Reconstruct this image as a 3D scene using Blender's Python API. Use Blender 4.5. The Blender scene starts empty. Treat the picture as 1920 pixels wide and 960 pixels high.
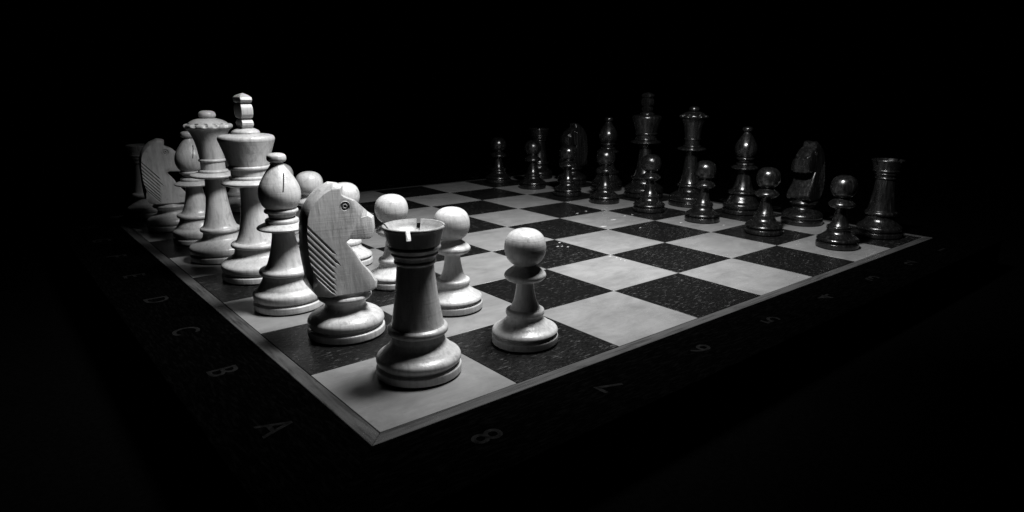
import bpy, bmesh, math, random
from mathutils import Matrix, Vector

random.seed(7)
S = 0.05                      # one board square is 5 cm; all numbers below are in squares
scene = bpy.context.scene
COL = scene.collection

# ------------------------------------------------------------------ camera
cam_d = bpy.data.cameras.new("camera")
cam = bpy.data.objects.new("camera", cam_d)
COL.objects.link(cam)
right = Vector((0.74798, -0.66359, 0.01314))
down = Vector((-0.15843, -0.19774, -0.96737))
fwd = Vector((0.64453, 0.72149, -0.25303))
pos = Vector((-1.52267, -3.17541, 1.93662)) * S
m = Matrix((right, -down, -fwd)).transposed().to_4x4()
m.translation = pos
cam.matrix_world = m
cam_d.sensor_width = 36.0
cam_d.lens = 1234.08 / 1920 * 36
cam_d.shift_x = -78.42 / 1920
cam_d.shift_y = 1.43 / 1920
cam_d.dof.use_dof = True
cam_d.dof.focus_distance = 5.6 * S
cam_d.dof.aperture_fstop = 40
cam_d.clip_start = 0.005
cam_d.clip_end = 50
scene.camera = cam
scene.render.resolution_x, scene.render.resolution_y = 1024, 512

# ------------------------------------------------------------------ world and lamps
world = bpy.data.worlds.new("World")
scene.world = world
world.use_nodes = True
bg = world.node_tree.nodes["Background"]
bg.inputs[0].default_value = (0.5, 0.5, 0.5, 1)
bg.inputs[1].default_value = 0.0


def spot(name, loc, aim, watt, cone, radius, blend=1.0):
    d = bpy.data.lights.new(name, 'SPOT')
    d.energy = watt
    d.spot_size = math.radians(cone)
    d.spot_blend = blend
    d.shadow_soft_size = radius * S
    o = bpy.data.objects.new(name, d)
    COL.objects.link(o)
    o.location = Vector(loc) * S
    o.rotation_euler = (Vector(aim) - Vector(loc)).to_track_quat('-Z', 'Y').to_euler()
    return o


spot("desk_lamp", (2.6, 0.75, 5.9), (2.15, 2.4, 0.0), 10.8, 80, 0.9, 1.0)
spot("black_side_fill", (3.0, 0.2, 4.8), (6.7, 2.7, 0.8), 5.8, 102, 0.26, 1.0)  # added wide spot to brighten the black pieces, separate from the desk lamp

vs = scene.view_settings
vs.view_transform = 'Standard'
vs.look = 'None'
vs.gamma = 1
vs.use_curve_mapping = False
vs.exposure = 0.0


# ------------------------------------------------------------------ materials
class NT:
    def __init__(self, name):
        self.m = bpy.data.materials.new(name)
        self.m.use_nodes = True
        self.t = self.m.node_tree
        self.b = self.t.nodes["Principled BSDF"]

    def n(self, typ, **kw):
        nd = self.t.nodes.new(typ)
        for k, v in kw.items():
            setattr(nd, k, v)
        return nd

    def l(self, a, b):
        self.t.links.new(a, b)

    def coords(self, scale, rand=True):
        tc = self.n('ShaderNodeTexCoord')
        mp = self.n('ShaderNodeMapping')
        mp.inputs['Scale'].default_value = [s / S for s in scale]
        src = tc.outputs['Object']
        if rand:
            oi = self.n('ShaderNodeObjectInfo')
            mu = self.n('ShaderNodeMath', operation='MULTIPLY')
            mu.inputs[1].default_value = 3.7
            self.l(oi.outputs['Random'], mu.inputs[0])
            ad = self.n('ShaderNodeVectorMath', operation='ADD')
            self.l(src, ad.inputs[0])
            self.l(mu.outputs[0], ad.inputs[1])
            src = ad.outputs[0]
        self.l(src, mp.inputs['Vector'])
        return mp.outputs[0]

    def noise(self, scale, detail=4, rough=0.6, dist=0.0, rand=True):
        t = self.n('ShaderNodeTexNoise')
        t.inputs['Scale'].default_value = 1.0
        t.inputs['Detail'].default_value = detail
        t.inputs['Roughness'].default_value = rough
        t.inputs['Distortion'].default_value = dist
        self.l(self.coords(scale, rand), t.inputs['Vector'])
        return t.outputs[0]

    def ramp(self, fac, stops):
        r = self.n('ShaderNodeValToRGB')
        e = r.color_ramp.elements
        while len(e) < len(stops):
            e.new(0.5)
        for el, (p, v) in zip(e, stops):
            el.position = p
            el.color = (v, v, v, 1)
        self.l(fac, r.inputs[0])
        return r.outputs[0]

    def math(self, op, a, b):
        x = self.n('ShaderNodeMath', operation=op)
        for i, v in enumerate((a, b)):
            if isinstance(v, (int, float)):
                x.inputs[i].default_value = v
            else:
                self.l(v, x.inputs[i])
        return x.outputs[0]

    def bump(self, h, strength, dist):
        b = self.n('ShaderNodeBump')
        b.inputs['Strength'].default_value = strength
        b.inputs['Distance'].default_value = dist * S
        self.l(h, b.inputs['Height'])
        self.l(b.outputs[0], self.b.inputs['Normal'])


def mat_white_wood():
    t = NT("pale_boxwood")
    fib = t.ramp(t.noise((34, 34, 2.6), 5, 0.62, 0.6), [(0.3, 0.72), (0.5, 0.97), (0.72, 1.1)])
    blot = t.ramp(t.noise((3.5, 3.5, 2.5), 4, 0.6), [(0.3, 0.8), (0.7, 1.08)])
    lathe = t.ramp(t.noise((1.2, 1.2, 70), 3, 0.6), [(0.3, 0.97), (0.6, 1.01)])
    pits = t.ramp(t.noise((70, 70, 9), 2, 0.5), [(0.27, 0.8), (0.36, 1.0)])
    c = t.math('MULTIPLY', t.math('MULTIPLY', fib, blot), t.math('MULTIPLY', lathe, pits))
    stain = t.ramp(t.noise((9, 9, 7), 5, 0.7, 0.6), [(0.30, 0.62), (0.42, 1.0)])
    c = t.math('MULTIPLY', t.math('MULTIPLY', c, stain), 0.46)
    t.l(c, t.b.inputs['Base Color'])
    t.l(t.ramp(t.noise((7, 7, 5), 3), [(0.3, 0.27), (0.7, 0.42)]), t.b.inputs['Roughness'])
    t.b.inputs['Specular IOR Level'].default_value = 0.5
    h = t.math('ADD', t.math('MULTIPLY', t.noise((38, 38, 4), 4), 0.7), t.math('MULTIPLY', t.noise((1.5, 1.5, 80), 2), 0.25))
    t.bump(h, 0.4, 0.010)
    return t.m


def mat_black_wood():
    t = NT("ebonised_wood")
    fib = t.ramp(t.noise((26, 26, 2.2), 5, 0.68, 0.8), [(0.38, 0.002), (0.58, 0.007), (0.76, 0.036)])
    t.l(fib, t.b.inputs['Base Color'])
    t.l(t.ramp(t.noise((26, 26, 4), 4, 0.7), [(0.3, 0.15), (0.7, 0.34)]), t.b.inputs['Roughness'])
    t.b.inputs['Specular IOR Level'].default_value = 0.75
    h = t.noise((26, 26, 2.2), 4, 0.65, 0.8)
    t.bump(h, 0.2, 0.016)
    return t.m


def mat_light_square():
    t = NT("maple_veneer")
    g = t.ramp(t.noise((3.0, 26, 3), 4, 0.6, 0.8), [(0.3, 0.94), (0.65, 1.03)])
    sm = t.ramp(t.noise((2.2, 3.4, 1), 6, 0.72, 0.5), [(0.3, 0.7), (0.66, 1.08)])
    fl = t.ramp(t.noise((20, 50, 10), 3, 0.6), [(0.26, 0.7), (0.34, 1.0)])
    c = t.math('MULTIPLY', t.math('MULTIPLY', g, sm), t.math('MULTIPLY', fl, 0.182))
    t.l(c, t.b.inputs['Base Color'])
    t.l(t.ramp(t.noise((5, 5, 5), 4), [(0.3, 0.28), (0.7, 0.42)]), t.b.inputs['Roughness'])
    t.b.inputs['Specular IOR Level'].default_value = 0.35
    t.bump(t.noise((8, 60, 8), 3), 0.12, 0.01)
    return t.m


def mat_dark_square():
    t = NT("wenge_veneer")
    fl = t.ramp(t.noise((15, 60, 20), 3, 0.62, 0.5), [(0.58, 0.0), (0.72, 1.0)])
    patch = t.ramp(t.noise((3.2, 3.2, 2), 3, 0.6), [(0.32, 0.15), (0.62, 1.0)])
    k = t.math('MULTIPLY', fl, patch)
    c = t.math('ADD', t.math('MULTIPLY', k, 0.085), 0.004)
    t.l(c, t.b.inputs['Base Color'])
    t.l(t.ramp(t.noise((30, 60, 10), 3), [(0.35, 0.26), (0.7, 0.5)]), t.b.inputs['Roughness'])
    t.b.inputs['Specular IOR Level'].default_value = 0.2
    t.bump(t.noise((28, 66, 20), 3, 0.65), 0.3, 0.012)
    return t.m


def mat_strip():
    t = NT("worn_inlay")
    st = t.ramp(t.noise((1.6, 30, 6), 5, 0.65, 0.9), [(0.36, 0.22), (0.52, 0.85), (0.72, 1.05)])
    wear = t.ramp(t.noise((2.2, 5, 2), 3), [(0.45, 0.0), (0.72, 1.0)])
    one = t.math('SUBTRACT', 1.0, wear)
    c = t.math('ADD', t.math('MULTIPLY', st, one), t.math('MULTIPLY', wear, 0.95))
    c = t.math('MULTIPLY', c, 0.06)
    t.l(c, t.b.inputs['Base Color'])
    t.b.inputs['Roughness'].default_value = 0.45
    t.b.inputs['Specular IOR Level'].default_value = 0.3
    return t.m


def mat_frame():
    t = NT("dark_frame_wood")
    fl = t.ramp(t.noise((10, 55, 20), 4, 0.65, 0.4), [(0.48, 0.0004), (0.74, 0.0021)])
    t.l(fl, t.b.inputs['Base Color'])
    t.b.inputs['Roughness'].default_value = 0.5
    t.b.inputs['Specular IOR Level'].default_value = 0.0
    t.bump(t.noise((12, 60, 20), 3), 0.3, 0.012)
    return t.m


def mat_plain(name, v, rough, spec=0.3, nscale=30, amp=0.25):
    t = NT(name)
    c = t.ramp(t.noise((nscale, nscale, nscale), 3), [(0.3, v * (1 - amp)), (0.7, v * (1 + amp))])
    t.l(c, t.b.inputs['Base Color'])
    t.b.inputs['Roughness'].default_value = rough
    t.b.inputs['Specular IOR Level'].default_value = spec
    return t.m


WHITE = mat_white_wood()
BLACK = mat_black_wood()
LIGHT_SQ = mat_light_square()
DARK_SQ = mat_dark_square()
STRIP = mat_strip()
FRAME = mat_frame()
PRINT = mat_plain("faded_gold_print", 0.0065, 0.8, 0.0, 26, 0.55)
FELT = mat_plain("felt", 0.012, 0.95, 0.05)
CORE = mat_plain("joint_filler", 0.008, 0.8, 0.1)
TABLE = mat_plain("black_table_cloth", 0.0012, 1.0, 0.0)
SCUFF = mat_plain("bare_wood_chip", 0.36, 0.6, 0.2)


# ------------------------------------------------------------------ helpers
def link(name, me, parent=None, mat=None):
    o = bpy.data.objects.new(name, me)
    COL.objects.link(o)
    if parent:
        o.parent = parent
    if mat:
        if len(me.materials) == 0:
            me.materials.append(mat)
        if me.materials[0] != mat:
            o.material_slots[0].link = 'OBJECT'
            o.material_slots[0].material = mat
    return o


def mesh_from(name, verts, faces, sharp=35):
    me = bpy.data.meshes.new(name)
    me.from_pydata([tuple(c * S for c in v) for v in verts], [], faces)
    me.validate()
    bm = bmesh.new()
    bm.from_mesh(me)
    bmesh.ops.recalc_face_normals(bm, faces=bm.faces)
    bm.to_mesh(me)
    bm.free()
    for p in me.polygons:
        p.use_smooth = True
    if sharp is not None:
        me.set_sharp_from_angle(angle=math.radians(sharp))
    me.update()
    return me


def catmull(pts, n=5):
    if len(pts) < 3:
        return list(pts)
    out = []
    P = [pts[0]] + list(pts) + [pts[-1]]
    for i in range(1, len(P) - 2):
        p0, p1, p2, p3 = P[i - 1], P[i], P[i + 1], P[i + 2]
        for k in range(n):
            t = k / n
            out.append(tuple(0.5 * (2 * b + (c - a) * t + (2 * a - 5 * b + 4 * c - d) * t * t + (3 * b - a - 3 * c + d) * t ** 3)
                             for a, b, c, d in zip(p0, p1, p2, p3)))
    out.append(tuple(pts[-1]))
    return out


def profile(*segs):
    """each segment is a smooth curve of (radius, height); segments meet at corners"""
    out = []
    for s in segs:
        c = catmull(s)
        if out and (abs(out[-1][0] - c[0][0]) + abs(out[-1][1] - c[0][1])) < 1e-6:
            c = c[1:]
        out += c
    return [(max(r, 0.0), z) for r, z in out]


def lathe(name, prof, seg=72, warp=None, cap_bottom=False):
    verts, faces, rings = [], [], []
    for r, z in prof:
        if r < 1e-5:
            rings.append([len(verts)])
            verts.append((0, 0, z))
        else:
            ring = []
            for k in range(seg):
                a = 2 * math.pi * k / seg
                rr, zz = (r, z) if warp is None else warp(r, z, a)
                ring.append(len(verts))
                verts.append((rr * math.cos(a), rr * math.sin(a), zz))
            rings.append(ring)
    for A, B in zip(rings, rings[1:]):
        if len(A) == 1 and len(B) == 1:
            continue
        for k in range(seg):
            k2 = (k + 1) % seg
            if len(B) == 1:
                faces.append((A[k], A[k2], B[0]))
            elif len(A) == 1:
                faces.append((A[0], B[k2], B[k]))
            else:
                faces.append((A[k], A[k2], B[k2], B[k]))
    if cap_bottom:
        faces.append(tuple(reversed(rings[0])))
    return mesh_from(name, verts, faces)


def cut(me, cutters, sharp=35):
    """boolean difference of mesh data, baked; the cutters are removed again"""
    o = bpy.data.objects.new("body", me)
    COL.objects.link(o)
    tmp = []
    for c in cutters:
        co = bpy.data.objects.new("cutter", c)
        COL.objects.link(co)
        md = o.modifiers.new("cut", 'BOOLEAN')
        md.object = co
        md.operation = 'DIFFERENCE'
        md.solver = 'EXACT'
        tmp.append(co)
    dg = bpy.context.evaluated_depsgraph_get()
    res = bpy.data.meshes.new_from_object(o.evaluated_get(dg))
    name = me.name
    for co in tmp + [o]:
        bpy.data.objects.remove(co)
    for c in cutters:
        bpy.data.meshes.remove(c)
    bpy.data.meshes.remove(me)
    res.name = name
    if sharp is not None:
        for p in res.polygons:
            p.use_smooth = True
        res.set_sharp_from_angle(angle=math.radians(sharp))
    return res


def box_mesh(name, lo, hi, mat4=None):
    v = [(x, y, z) for x in (lo[0], hi[0]) for y in (lo[1], hi[1]) for z in (lo[2], hi[2])]
    if mat4 is not None:
        v = [tuple(mat4 @ Vector(p)) for p in v]
    f = [(0, 1, 3, 2), (4, 6, 7, 5), (0, 4, 5, 1), (2, 3, 7, 6), (0, 2, 6, 4), (1, 5, 7, 3)]
    return mesh_from(name, v, f, 30)


def bevelled(me, w, seg=2):
    bm = bmesh.new()
    bm.from_mesh(me)
    es = [e for e in bm.edges if e.is_manifold and e.calc_face_angle(0) > math.radians(25)]
    bmesh.ops.bevel(bm, geom=es, offset=w * S, segments=seg, affect='EDGES', profile=0.6, clamp_overlap=True)
    bm.to_mesh(me)
    bm.free()
    for p in me.polygons:
        p.use_smooth = True
    me.set_sharp_from_angle(angle=math.radians(40))
    return me


# ------------------------------------------------------------------ setting: table and board
tb = link("table", box_mesh("table", (-30, -30, -1.3), (38, 38, -0.46)), None, TABLE)
tb["kind"] = "structure"
tb["label"] = "black table the chessboard lies on"

board = bpy.data.objects.new("chessboard", None)
COL.objects.link(board)
board.location = (0, 0, -0.45 * S)
board["label"] = "large wooden chessboard with inlaid squares and dark lettered frame"
board["category"] = "chessboard"
BZ = 0.45                     # board surface above the board's origin

link("board_core", box_mesh("board_core", (-0.74, -0.74, 0.0), (8.74, 8.74, BZ - 0.03)), board, CORE)


def tile_mesh(name):
    g = 0.0022
    return bevelled(box_mesh(name, (-0.5 + g, -0.5 + g, -0.0295), (0.5 - g, 0.5 - g, 0.0)), 0.0025, 1)


light_me, dark_me = tile_mesh("light_square"), tile_mesh("dark_square")
tiles = {}
for i in range(8):
    for j in range(8):
        light = (i + j) % 2 == 0
        o = link("light_square" if light else "dark_square", light_me if light else dark_me, board, LIGHT_SQ if light else DARK_SQ)
        o.location = ((i + 0.5) * S, (j + 0.5) * S, (BZ - random.random() * 0.0012) * S)
        o.rotation_euler = (0, 0, random.choice((0, math.pi)) + math.radians(0))
        tiles[(i, j)] = o


def mitre(name, a, b, z0, z1):
    """bar with mitred ends along the side y<0, from inner offset a to outer offset b"""
    g = 0.0015
    A = [(-a + g, -a), (8 + a - g, -a), (8 + b - g, -b), (-b + g, -b)]
    v = [(x - 4, y - 4, z) for z in (z0, z1) for x, y in A]
    f = [(0, 3, 2, 1), (4, 5, 6, 7), (0, 1, 5, 4), (1, 2, 6, 5), (2, 3, 7, 6), (3, 0, 4, 7)]
    return bevelled(mesh_from(name, v, f, 30), 0.003, 1)


strip_me = mitre("inlay_strip", 0.002, 0.1, BZ - 0.0295, BZ - 0.001)
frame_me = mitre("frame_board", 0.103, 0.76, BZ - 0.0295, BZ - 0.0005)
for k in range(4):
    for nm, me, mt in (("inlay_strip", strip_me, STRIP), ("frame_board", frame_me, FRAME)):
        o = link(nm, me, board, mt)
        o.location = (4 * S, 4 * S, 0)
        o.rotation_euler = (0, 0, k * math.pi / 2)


def glyph(ch, name, x, y, rz):
    cu = bpy.data.curves.new("glyph", 'FONT')
    cu.body = ch
    cu.size = 0.275 * S
    cu.align_x = 'CENTER'
    cu.align_y = 'CENTER'
    cu.extrude = 0.0008 * S
    cu.offset = 0.002 * S
    cu.resolution_u = 4
    t = bpy.data.objects.new("glyph", cu)
    COL.objects.link(t)
    dg = bpy.context.evaluated_depsgraph_get()
    me = bpy.data.meshes.new_from_object(t.evaluated_get(dg))
    bpy.data.objects.remove(t)
    bpy.data.curves.remove(cu)
    me.name = name
    xs = [v.co.x for v in me.vertices]
    ys = [v.co.y for v in me.vertices]
    mx, my = (min(xs) + max(xs)) / 2, (min(ys) + max(ys)) / 2
    for v in me.vertices:
        v.co.x -= mx
        v.co.y -= my
    o = link(name, me, board, PRINT)
    o.location = (x * S, y * S, (BZ + 0.0008) * S)
    o.rotation_euler = (0, 0, rz)
    o.scale = (0.92, 1.0, 1.0)
    return me


H = math.pi / 2
for k in range(8):
    me = glyph("87654321"[k], "printed_digit", k + 0.44, -0.43, H)
    o = link("printed_digit", me, board)
    o.location = ((k + 0.56) * S, 8.43 * S, (BZ + 0.0008) * S)
    o.rotation_euler = (0, 0, -H)
    me = glyph("ABCDEFGH"[k], "printed_letter", -0.43, k + 0.44, -H)
    o = link("printed_letter", me, board)
    o.location = (8.43 * S, (k + 0.44) * S, (BZ + 0.0008) * S)
    o.rotation_euler = (0, 0, H)

# bare chips in the lacquer of the squares
chips = [(5.094, 3.18, 2.1), (5.557, 3.428, 2.2), (5.909, 3.525, 1.1), (5.472, 4.118, 1.0), (5.707, 4.163, .8), (6.072, 3.518, .8),
         (5.976, 4.071, .6), (6.199, 2.669, 1.0), (6.539, 2.163, 1.0), (5.437, 2.793, .6), (3.938, 2.834, .8), (3.784, 2.696, .7),
         (3.835, 2.67, .6), (3.869, 2.603, .6), (3.945, 1.955, .6), (3.955, 1.861, .5), (3.94, 1.78, .5), (3.925, 1.701, .4),
         (6.85, 1.4, .5), (7.3, 1.05, .5)]
for x, y, s in chips:
    key = (int(x), int(y))
    n = 7
    vv, r0 = [], 0.022 * s
    a0 = random.random() * 6
    for z, q in ((0.0, 1.0), (0.002, 0.8)):
        for k in range(n):
            a = a0 + 2 * math.pi * k / n
            rr = r0 * q * (0.6 + 0.6 * random.Random(k * 7 + int(x * 1000)).random())
            vv.append((1.5 * rr * math.cos(a), 0.7 * rr * math.sin(a), z))
    ff = [tuple(range(n - 1, -1, -1)), tuple(range(n, 2 * n))] + [(k, (k + 1) % n, n + (k + 1) % n, n + k) for k in range(n)]
    t = tiles[key]
    o = link("scuff", mesh_from("scuff", vv, ff, 30), t, SCUFF)
    sg = 1 if abs(t.rotation_euler.z) < 0.1 else -1
    o.location = (sg * (x - key[0] - 0.5) * S, sg * (y - key[1] - 0.5) * S, 0.0003 * S)


# ------------------------------------------------------------------ chess piece shapes
def base_profile(R, neck_r, neck_z):
    """foot band, groove, round shoulder and ogee up to the neck"""
    k = neck_z / 0.26
    return profile(
        [(R - 0.012, 0.010), (R - 0.003, 0.014), (R, 0.022), (R, 0.058), (R - 0.003, 0.067), (R - 0.012, 0.072)],
        [(R - 0.012, 0.072), (R - 0.026, 0.076), (R - 0.027, 0.083), (R - 0.018, 0.090)],
        [(R - 0.018, 0.090), (R - 0.006, 0.100), (R - 0.002, 0.122 * k), (R - 0.012, 0.145 * k), (R - 0.045, 0.168 * k),
         ((R + neck_r) / 2 - 0.012, 0.190 * k), (neck_r + 0.018, 0.215 * k), (neck_r + 0.004, 0.24 * k), (neck_r, neck_z)])


def felt(R):
    return lathe("felt_pad", [(0, 0.0), (R - 0.016, 0.0), (R - 0.014, 0.0105), (0, 0.0105)], 48)


def bead(r_in, r_out, z0, z1, r_top=None):
    """a turned ring between two heights"""
    r_top = r_in if r_top is None else r_top
    h = z1 - z0
    return [(r_in, z0), (r_out - 0.25 * (r_out - r_in), z0 + 0.1 * h), (r_out, z0 + 0.42 * h), (r_out - 0.2 * (r_out - r_top), z0 + 0.78 * h), (r_top, z1)]


M_ = {}
# --- pawn
M_['pawn'] = [
    ("felt_pad", felt(0.256), FELT),
    ("base", lathe("base", base_profile(0.256, 0.140, 0.222)), None),
    ("stem", lathe("stem", profile([(0.140, 0.222), (0.141, 0.232)], bead(0.141, 0.149, 0.232, 0.282, 0.118),
                                   [(0.118, 0.282), (0.104, 0.305), (0.088, 0.345), (0.078, 0.39), (0.070, 0.44), (0.066, 0.495)])), None),
    ("collar", lathe("collar", profile([(0.066, 0.495), (0.105, 0.499), (0.138, 0.512)], [(0.138, 0.512), (0.155, 0.530), (0.159, 0.547), (0.150, 0.565), (0.120, 0.590), (0.092, 0.610), (0.080, 0.625)])), None),
    ("head", lathe("head", profile([(0.080, 0.625), (0.083, 0.630)], [(0.083, 0.630), (0.110, 0.645), (0.138, 0.680), (0.154, 0.725), (0.157, 0.765), (0.150, 0.812), (0.128, 0.856), (0.090, 0.886), (0.045, 0.900), (0.0, 0.902)])), None),
]
# --- rook
turret = lathe("turret", profile(
    [(0.122, 0.772), (0.128, 0.776), (0.137, 0.785), (0.138, 0.797), (0.133, 0.805)], [(0.133, 0.805), (0.142, 0.832), (0.150, 0.838)],
    [(0.150, 0.838), (0.154, 0.845), (0.153, 0.852), (0.150, 0.856)], [(0.150, 0.856), (0.158, 0.870), (0.166, 0.876)],
    [(0.166, 0.876), (0.172, 0.886), (0.171, 0.897), (0.167, 0.903)],
    [(0.167, 0.903), (0.176, 0.935), (0.187, 0.975), (0.196, 1.005), (0.203, 1.018), (0.204, 1.027), (0.199, 1.034), (0.190, 1.034)],
    [(0.190, 1.034), (0.176, 1.015), (0.155, 0.985), (0.118, 0.962), (0.06, 0.952), (0.0, 0.950)], [(0.0, 0.950), (0.0, 0.86)], [(0.0, 0.86), (0.0, 0.772)]))
bm = bmesh.new(); bm.from_mesh(turret)
bmesh.ops.remove_doubles(bm, verts=bm.verts, dist=1e-7)
lo = [e for e in bm.edges if e.is_boundary]
if lo:
    bmesh.ops.contextual_create(bm, geom=lo)
bmesh.ops.delete(bm, geom=[v for v in bm.verts if not v.link_faces], context='VERTS')
bmesh.ops.recalc_face_normals(bm, faces=bm.faces)
bm.to_mesh(turret); bm.free()
slots = []
for a in (50, 140, 230, 320):
    R4 = Matrix.Rotation(math.radians(a), 4, 'Z')
    slots.append(box_mesh("slot", (0.10, -0.0145, 0.966), (0.30, 0.0145, 1.2), R4))
turret = cut(turret, slots, 30)
M_['rook'] = [
    ("felt_pad", felt(0.289), FELT),
    ("base", lathe("base", base_profile(0.289, 0.178, 0.262)), None),
    ("stem", lathe("stem", profile([(0.178, 0.262), (0.175, 0.295)], bead(0.175, 0.205, 0.295, 0.352, 0.179),
                                   [(0.179, 0.352), (0.173, 0.372), (0.162, 0.43), (0.151, 0.50), (0.138, 0.60), (0.128, 0.70), (0.122, 0.772)])), None),
    ("turret", turret, None),
]
# --- bishop
mitre_me = lathe("mitre", profile(
    [(0.094, 0.80), (0.106, 0.82), (0.108, 0.845)], bead(0.108, 0.138, 0.845, 0.885, 0.118),
    [(0.118, 0.885), (0.140, 0.905), (0.160, 0.945), (0.170, 0.99), (0.169, 1.035), (0.157, 1.085), (0.130, 1.14), (0.096, 1.195), (0.064, 1.24), (0.048, 1.268)],
    [(0.048, 1.268), (0.0, 1.268)], [(0.0, 1.268), (0.0, 0.80)]))
bm = bmesh.new(); bm.from_mesh(mitre_me)
bmesh.ops.remove_doubles(bm, verts=bm.verts, dist=1e-7)
lo = [e for e in bm.edges if e.is_boundary]
if lo:
    bmesh.ops.contextual_create(bm, geom=lo)
bmesh.ops.delete(bm, geom=[v for v in bm.verts if not v.link_faces], context='VERTS')
bmesh.ops.recalc_face_normals(bm, faces=bm.faces)
bm.to_mesh(mitre_me); bm.free()
slit_m = Matrix.Translation((0.115, 0, 1.11)) @ Matrix.Rotation(math.radians(-26), 4, 'Y') @ Matrix.Rotation(math.radians(-13), 4, 'X')
mitre_me = cut(mitre_me, [box_mesh("slit", (-0.035, -0.0055, -0.085), (0.2, 0.0055, 0.085), slit_m)], 35)
M_['bishop'] = [
    ("felt_pad", felt(0.293), FELT),
    ("base", lathe("base", base_profile(0.293, 0.198, 0.295)), None),
    ("stem", lathe("stem", profile([(0.198, 0.295), (0.194, 0.312)], bead(0.194, 0.224, 0.312, 0.368, 0.176),
                                   [(0.176, 0.368), (0.160, 0.388), (0.142, 0.43), (0.122, 0.50), (0.107, 0.57), (0.096, 0.63), (0.090, 0.69)])), None),
    ("collar", lathe("collar", profile([(0.090, 0.69), (0.15, 0.697), (0.190, 0.704)], [(0.190, 0.704), (0.206, 0.713), (0.208, 0.724), (0.198, 0.734)],
                                       [(0.198, 0.734), (0.165, 0.750), (0.128, 0.762)], bead(0.128, 0.137, 0.762, 0.802, 0.110))), None),
    ("mitre", mitre_me, None, [("button", lathe("button", profile([(0.030, 1.262), (0.046, 1.272), (0.066, 1.281)], [(0.066, 1.281), (0.076, 1.295), (0.078, 1.315), (0.071, 1.336), (0.045, 1.350), (0.0, 1.355)]), 48), None)]),
]


# --- queen
def scallop(r, z, a):
    if 1.435 < z < 1.505 and r > 0.19:
        n = 12
        ph = (a * n / (2 * math.pi) + 0.18 * math.sin(3 * a)) % 1.0 - 0.5
        nick = max(0.0, 1 - (abs(ph) / 0.24) ** 2)
        w = math.exp(-((z - 1.483) / 0.018) ** 2)
        return r - 0.020 * nick * w, z - 0.010 * nick * w
    return r, z


M_['queen'] = [
    ("felt_pad", felt(0.332), FELT),
    ("base", lathe("base", base_profile(0.332, 0.178, 0.288)), None),
    ("stem", lathe("stem", profile([(0.178, 0.288), (0.175, 0.315)], bead(0.175, 0.203, 0.315, 0.368, 0.178),
                                   [(0.178, 0.368), (0.165, 0.39), (0.146, 0.45), (0.130, 0.53), (0.116, 0.62), (0.106, 0.72), (0.100, 0.82), (0.098, 0.905)])), None),
    ("collar", lathe("collar", profile([(0.098, 0.905), (0.17, 0.912), (0.215, 0.920)], [(0.215, 0.920), (0.234, 0.930), (0.238, 0.944), (0.228, 0.956)],
                                       [(0.228, 0.956), (0.185, 0.968), (0.140, 0.974)], bead(0.140, 0.149, 0.974, 1.004, 0.122),
                                       [(0.122, 1.004), (0.121, 1.09)], bead(0.121, 0.136, 1.09, 1.120, 0.123))), None),
    ("crown", lathe("crown", profile([(0.123, 1.120), (0.127, 1.16), (0.137, 1.24), (0.155, 1.32), (0.182, 1.39), (0.210, 1.435)],
                                     [(0.210, 1.435), (0.222, 1.442), (0.232, 1.452), (0.237, 1.464), (0.236, 1.478), (0.228, 1.489), (0.212, 1.493)],
                                     [(0.212, 1.493), (0.199, 1.491)], [(0.199, 1.491), (0.185, 1.506), (0.150, 1.528), (0.105, 1.544), (0.068, 1.551)],
                                     [(0.068, 1.551), (0.045, 1.552)]), 144, scallop), None,
     [("ball", lathe("ball", profile([(0.045, 1.552), (0.07, 1.556)], [(0.07, 1.556), (0.083, 1.572), (0.085, 1.590), (0.076, 1.612), (0.05, 1.628), (0.0, 1.633)]), 48), None)]),
]

# --- king
prof_f = [(0.052, 1.485), (0.068, 1.502), (0.084, 1.520), (0.086, 1.545), (0.070, 1.568), (0.052, 1.578),
          (0.052, 1.582), (0.078, 1.592), (0.098, 1.622), (0.103, 1.655), (0.098, 1.690), (0.082, 1.716), (0.060, 1.724),
          (0.060, 1.729), (0.090, 1.738), (0.104, 1.757), (0.092, 1.782), (0.060, 1.802)]
wx = {1.485: .040, 1.502: .05, 1.568: .05, 1.578: .040, 1.582: .040, 1.592: .053, 1.716: .05, 1.724: .036, 1.729: .036, 1.738: .053, 1.802: .036}
fv, ff = [], []
for hw, z in prof_f:
    x = wx.get(z, .0535)
    fv += [(-x, -hw, z), (x, -hw, z), (x, hw, z), (-x, hw, z)]
for k in range(len(prof_f) - 1):
    a = 4 * k
    for e in range(4):
        ff.append((a + e, a + (e + 1) % 4, a + 4 + (e + 1) % 4, a + 4 + e))
ff.append((3, 2, 1, 0))
n0 = len(fv)
fv.append((0.008, 0, 1.822))
a = n0 - 4
for e in range(4):
    ff.append((a + e, a + (e + 1) % 4, n0))
finial = bevelled(mesh_from("finial", fv, ff, 30), 0.0035, 2)
KR = 0.352
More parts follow.
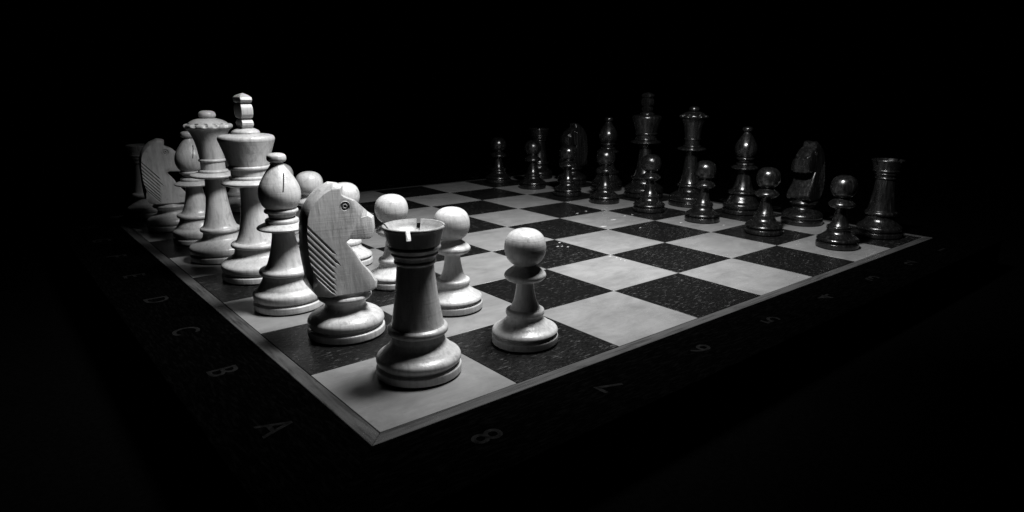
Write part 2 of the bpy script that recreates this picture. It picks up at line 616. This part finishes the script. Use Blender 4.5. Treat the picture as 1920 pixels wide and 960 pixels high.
M_['king'] = [
    ("felt_pad", felt(KR), FELT),
    ("base", lathe("base", base_profile(KR, 0.212, 0.298)), None),
    ("stem", lathe("stem", profile([(0.212, 0.298), (0.208, 0.322)], bead(0.208, 0.242, 0.322, 0.378, 0.196),
                                   [(0.196, 0.378), (0.183, 0.40), (0.160, 0.46), (0.142, 0.54), (0.126, 0.64), (0.114, 0.74), (0.107, 0.84), (0.105, 0.93)])), None),
    ("collar", lathe("collar", profile([(0.105, 0.93), (0.18, 0.936), (0.235, 0.944)], [(0.235, 0.944), (0.262, 0.955), (0.268, 0.970), (0.256, 0.984)],
                                       [(0.256, 0.984), (0.215, 0.998), (0.180, 1.005)], bead(0.180, 0.192, 1.005, 1.036, 0.172),
                                       [(0.172, 1.036), (0.173, 1.098)], bead(0.173, 0.196, 1.098, 1.134, 0.186))), None),
    ("crown", lathe("crown", profile([(0.186, 1.134), (0.196, 1.18), (0.214, 1.25), (0.236, 1.32), (0.251, 1.365)],
                                     [(0.251, 1.365), (0.256, 1.382), (0.255, 1.400), (0.243, 1.418), (0.215, 1.428), (0.17, 1.434), (0.135, 1.436)],
                                     [(0.135, 1.436), (0.126, 1.440)], [(0.126, 1.440), (0.128, 1.453), (0.120, 1.466), (0.095, 1.482), (0.060, 1.492), (0.0, 1.494)])), None,
     [("finial", finial, None)]),
]

# --- knight
O = [(0.02, 1.183), (-0.05, 1.196), (-0.145, 1.158), (-0.21, 1.10), (-0.253, 1.03), (-0.272, 0.965), (-0.284, 0.85), (-0.287, 0.70), (-0.287, 0.60),
     (-0.283, 0.51), (-0.272, 0.44), (-0.245, 0.385), (-0.15, 0.362), (0.06, 0.362), (0.165, 0.366), (0.208, 0.388), (0.216, 0.44), (0.178, 0.505),
     (0.112, 0.59), (0.068, 0.675), (0.006, 0.762), (0.035, 0.780), (0.14, 0.768), (0.205, 0.752), (0.228, 0.765), (0.25, 0.84), (0.246, 0.93),
     (0.198, 0.968), (0.160, 1.002), (0.132, 1.032), (0.098, 1.068), (0.035, 1.096), (0.014, 1.112)]
N = [(-0.008, 1.158), (-0.072, 1.158), (-0.135, 1.126), (-0.195, 1.076), (-0.238, 1.02), (-0.260, 0.957), (-0.275, 0.85), (-0.278, 0.70), (-0.272, 0.63),
     (-0.255, 0.565), (-0.225, 0.500), (-0.180, 0.43), (-0.115, 0.372), (0.06, 0.368), (0.135, 0.372), (0.185, 0.395), (0.192, 0.44), (0.160, 0.505),
     (0.097, 0.592), (0.055, 0.677), (-0.004, 0.765), (0.030, 0.785), (0.135, 0.782), (0.185, 0.774), (0.200, 0.785), (0.214, 0.84), (0.208, 0.925),
     (0.178, 0.945), (0.125, 0.930), (0.092, 0.985), (0.080, 1.066), (0.012, 1.100), (-0.004, 1.116)]


def halfT(z):
    return 0.5 * (0.37 - (z - 0.36) * 0.205)


nv, nf = [], []
cnt = len(O)
for (ox, oz), (nx, nz) in zip(O, N):
    w = 0.03 if ox < 0.0 and oz > 0.45 else 0.9 * halfT(oz)
    if oz > 1.1:
        w = 0.05
    if ox > -0.06 and oz > 1.1:
        w = 0.08
    if ox > 0.18 and oz > 0.7:
        w = 0.07
    nv += [(nx, -halfT(nz), nz), (ox, -w, oz), (ox, w, oz), (nx, halfT(nz), nz)]
for k in range(cnt):
    a, b = 4 * k, 4 * ((k + 1) % cnt)
    for e in range(3):
        nf.append((a + e, b + e, b + e + 1, a + e + 1))
nf.append(tuple(4 * k for k in range(cnt)))
nf.append(tuple(4 * k + 3 for k in reversed(range(cnt))))
horse = bevelled(mesh_from("horse_head", nv, nf, 20), 0.005, 2)
cutters = []
starts = [(-0.285, 0.925), (-0.287, 0.874), (-0.288, 0.823), (-0.288, 0.772), (-0.286, 0.721), (-0.283, 0.67), (-0.277, 0.619), (-0.262, 0.566)]
endx = [-0.082, -0.060, -0.092, -0.098, -0.100, -0.104, -0.108, -0.114]
for sgn in (-1, 1):
    for (sx, sz), ex in zip(starts, endx):
        ez = sz - 1.22 * (ex - sx)
        v = []
        d = Vector((ex - sx, 0, ez - sz)).normalized()
        nrm = Vector((d.z, 0, -d.x))
        for (x, z), dep in (((sx - 0.012, sz + 0.0146), 0.020), ((ex - 0.02, ez + 0.0244), 0.020), ((ex + 0.005, ez - 0.006), 0.0)):
            y = sgn * halfT(z)
            c = Vector((x, y, z))
            out = Vector((0, sgn, 0))
            hw = 0.0130 if dep else 0.002
            v += [tuple(c + nrm * hw * 1.3 + out * 0.01), tuple(c - nrm * hw * 1.3 + out * 0.01), tuple(c - out * (dep + 0.001))]
        f = [(0, 1, 2), (6, 8, 7)]
        for q in (0, 3):
            f += [(q, q + 3, q + 4, q + 1), (q + 1, q + 4, q + 5, q + 2), (q + 2, q + 5, q + 3, q)]
        cutters.append(mesh_from("groove", v, f, 30))
    # eye socket
    sock = [(0.039 * math.cos(2 * math.pi * k / 28), dy, 0.039 * math.sin(2 * math.pi * k / 28)) for dy in (-0.02, 0.02) for k in range(28)]
    sv = [(x + 0.016, sgn * (halfT(1.031) - 0.004) + y, z + 1.031) for x, y, z in sock]
    sf = [tuple(range(28)), tuple(range(55, 27, -1))] + [(k, 28 + k, 28 + (k + 1) % 28, (k + 1) % 28) for k in range(28)]
    cutters.append(mesh_from("socket", sv, sf, 30))
# the cut between the two ears
wv = [(x, y, z) for x, d in ((-0.11, 0.0), (0.08, 0.055)) for y, z in ((-0.075, 1.225), (0.075, 1.225), (0.0, 1.205 - 1.6 * d))]
cutters.append(mesh_from("ear_notch", wv, [(0, 1, 2), (5, 4, 3), (0, 3, 4, 1), (1, 4, 5, 2), (2, 5, 3, 0)], 30))
horse = cut(horse, cutters, 18)
eye_prof = profile([(0.0385, 0.0), (0.0385, 0.0135)], [(0.0385, 0.0135), (0.036, 0.017), (0.032, 0.0135), (0.029, 0.007), (0.025, 0.005), (0.020, 0.009), (0.016, 0.016), (0.0125, 0.0165), (0.009, 0.010), (0.007, 0.002), (0.0, 0.0)])
eye_me = lathe("eye", eye_prof, 32)
M_['knight'] = [
    ("felt_pad", felt(0.295), FELT),
    ("base", lathe("base", profile(
        [(0.283, 0.010), (0.292, 0.014), (0.295, 0.022), (0.295, 0.058), (0.292, 0.067), (0.283, 0.072)],
        [(0.283, 0.072), (0.269, 0.076), (0.268, 0.083), (0.277, 0.090)],
        [(0.277, 0.090), (0.289, 0.102), (0.292, 0.125), (0.282, 0.152), (0.25, 0.180), (0.205, 0.200), (0.170, 0.218), (0.155, 0.238), (0.154, 0.255)],
        [(0.154, 0.255), (0.160, 0.272), (0.180, 0.290)], [(0.180, 0.290), (0.200, 0.304), (0.205, 0.320), (0.198, 0.334)],
        [(0.198, 0.334), (0.178, 0.340), (0.172, 0.350), (0.170, 0.372)], [(0.170, 0.372), (0.0, 0.374)])), None),
    ("horse_head", horse, None, [("eye", eye_me, None, Matrix.Translation((0.016 * S, s * (halfT(1.031) - 0.0155) * S, 1.031 * S)) @ Matrix.Rotation(-s * math.pi / 2 , 4, 'X')) for s in (-1, 1)]),
]


def piece(kind, name, mat, x, y, rot, label, group):
    root = bpy.data.objects.new(name, None)
    COL.objects.link(root)
    root.empty_display_size = 0.3 * S
    root.location = (x * S, y * S, 0.0004 * S)
    root.rotation_euler = (0, 0, math.radians(rot))
    root.scale = (1, 1, 0.992 + 0.016 * random.random())
    root["label"] = label
    root["category"] = "chess piece"
    root["group"] = group
    for p in M_[kind]:
        o = link(p[0], p[1], root, p[2] or mat)
        for sub in (p[3] if len(p) > 3 else []):
            c = link(sub[0], sub[1], o, sub[2] or mat)
            if len(sub) > 3:
                c.matrix_local = sub[3]
    return root


WG, BG, WP, BP = "white back row pieces", "black back row pieces", "white pawns", "black pawns"
piece('rook', "chess_rook", WHITE, 0.596, 0.575, 0, "pale wooden rook on the nearest corner square of the board", WG)
piece('knight', "chess_knight", WHITE, 0.535, 1.589, -8, "large pale knight carved with mane grooves, beside the nearest rook", WG)
piece('bishop', "chess_bishop", WHITE, 0.428, 2.523, -93, "larger pale bishop with slit mitre, standing between pale king and near knight", WG)
piece('king', "chess_king", WHITE, 0.545, 3.645, 3, "pale king with block finial, tallest of the pale pieces", WG)
piece('queen', "chess_queen", WHITE, 0.475, 4.648, 20, "pale queen with scalloped crown and ball, behind the pale king", WG)
piece('bishop', "chess_bishop", WHITE, 0.495, 5.66, -88, "smaller looking pale bishop partly hidden behind the pale queen", WG)
piece('knight', "chess_knight", WHITE, 0.417, 6.683, -6, "distant pale knight between far pale rook and far pale bishop", WG)
piece('rook', "chess_rook", WHITE, 0.384, 7.824, 15, "dim pale rook at the far left end of the pale row", WG)
wp = [(1.507, .539), (1.52, 1.56), (1.47, 2.535), (1.45, 3.535), (1.47, 4.54), (1.49, 5.53), (1.5, 6.52), (1.5, 7.52)]
wl = ["pale pawn standing alone at front right, nearest the camera", "pale pawn behind the nearest rook, second nearest of the pawns",
      "pale pawn whose head shows between the near knight and near rook", "pale pawn whose round head shows behind the near knight's brow",
      "pale pawn head showing between the near bishop and near knight", "pale pawn almost hidden behind the near bishop's button",
      "pale pawn hidden behind the pale king, second farthest pale pawn", "farthest pale pawn, base glimpsed between pale queen and pale king"]
for (x, y), lb in zip(wp, wl):
    piece('pawn', "chess_pawn", WHITE, x, y, random.random() * 360, lb, WP)

piece('rook', "chess_rook", BLACK, 7.622, 0.429, 20, "dark rook at the right end of the dark row", BG)
piece('knight', "chess_knight", BLACK, 7.587, 1.53, 181, "dark knight facing left beside the right-hand dark rook", BG)
piece('bishop', "chess_bishop", BLACK, 7.58, 2.558, 235, "dark bishop between the dark queen and the right-hand dark knight", BG)
piece('queen', "chess_queen", BLACK, 7.50, 3.53, 40, "dark queen with scalloped crown, right of the dark king", BG)
piece('king', "chess_king", BLACK, 7.56, 4.58, 0, "dark king, tallest of the dark pieces", BG)
piece('bishop', "chess_bishop", BLACK, 7.60, 5.54, 250, "dark bishop left of the dark king, behind a dark pawn", BG)
piece('knight', "chess_knight", BLACK, 7.60, 6.52, 176, "dim dark knight behind a pawn near the left end of the dark row", BG)
piece('rook', "chess_rook", BLACK, 7.60, 7.55, 10, "faint dark rook at the far left end of the dark row", BG)
bp = [(6.537, .482), (6.524, 1.513), (6.546, 2.553), (6.531, 3.569), (6.541, 4.569), (6.546, 5.509), (6.588, 6.545), (6.518, 7.541)]
bl = ["dark pawn in front of the right-hand dark rook, nearest dark pawn", "dark pawn between the right-hand dark bishop and knight, second from right",
      "dark pawn just right of the dark queen, third from right", "dark pawn just right of the dark king, fourth from right",
      "dark pawn right in front of the left-hand dark bishop", "dark pawn in front of the dim left-hand dark knight",
      "dark pawn in front of the faint far dark rook", "dark pawn at the far left end of the dark pawn row"]
for (x, y), lb in zip(bp, bl):
    piece('pawn', "chess_pawn", BLACK, x, y, random.random() * 360, lb, BP)
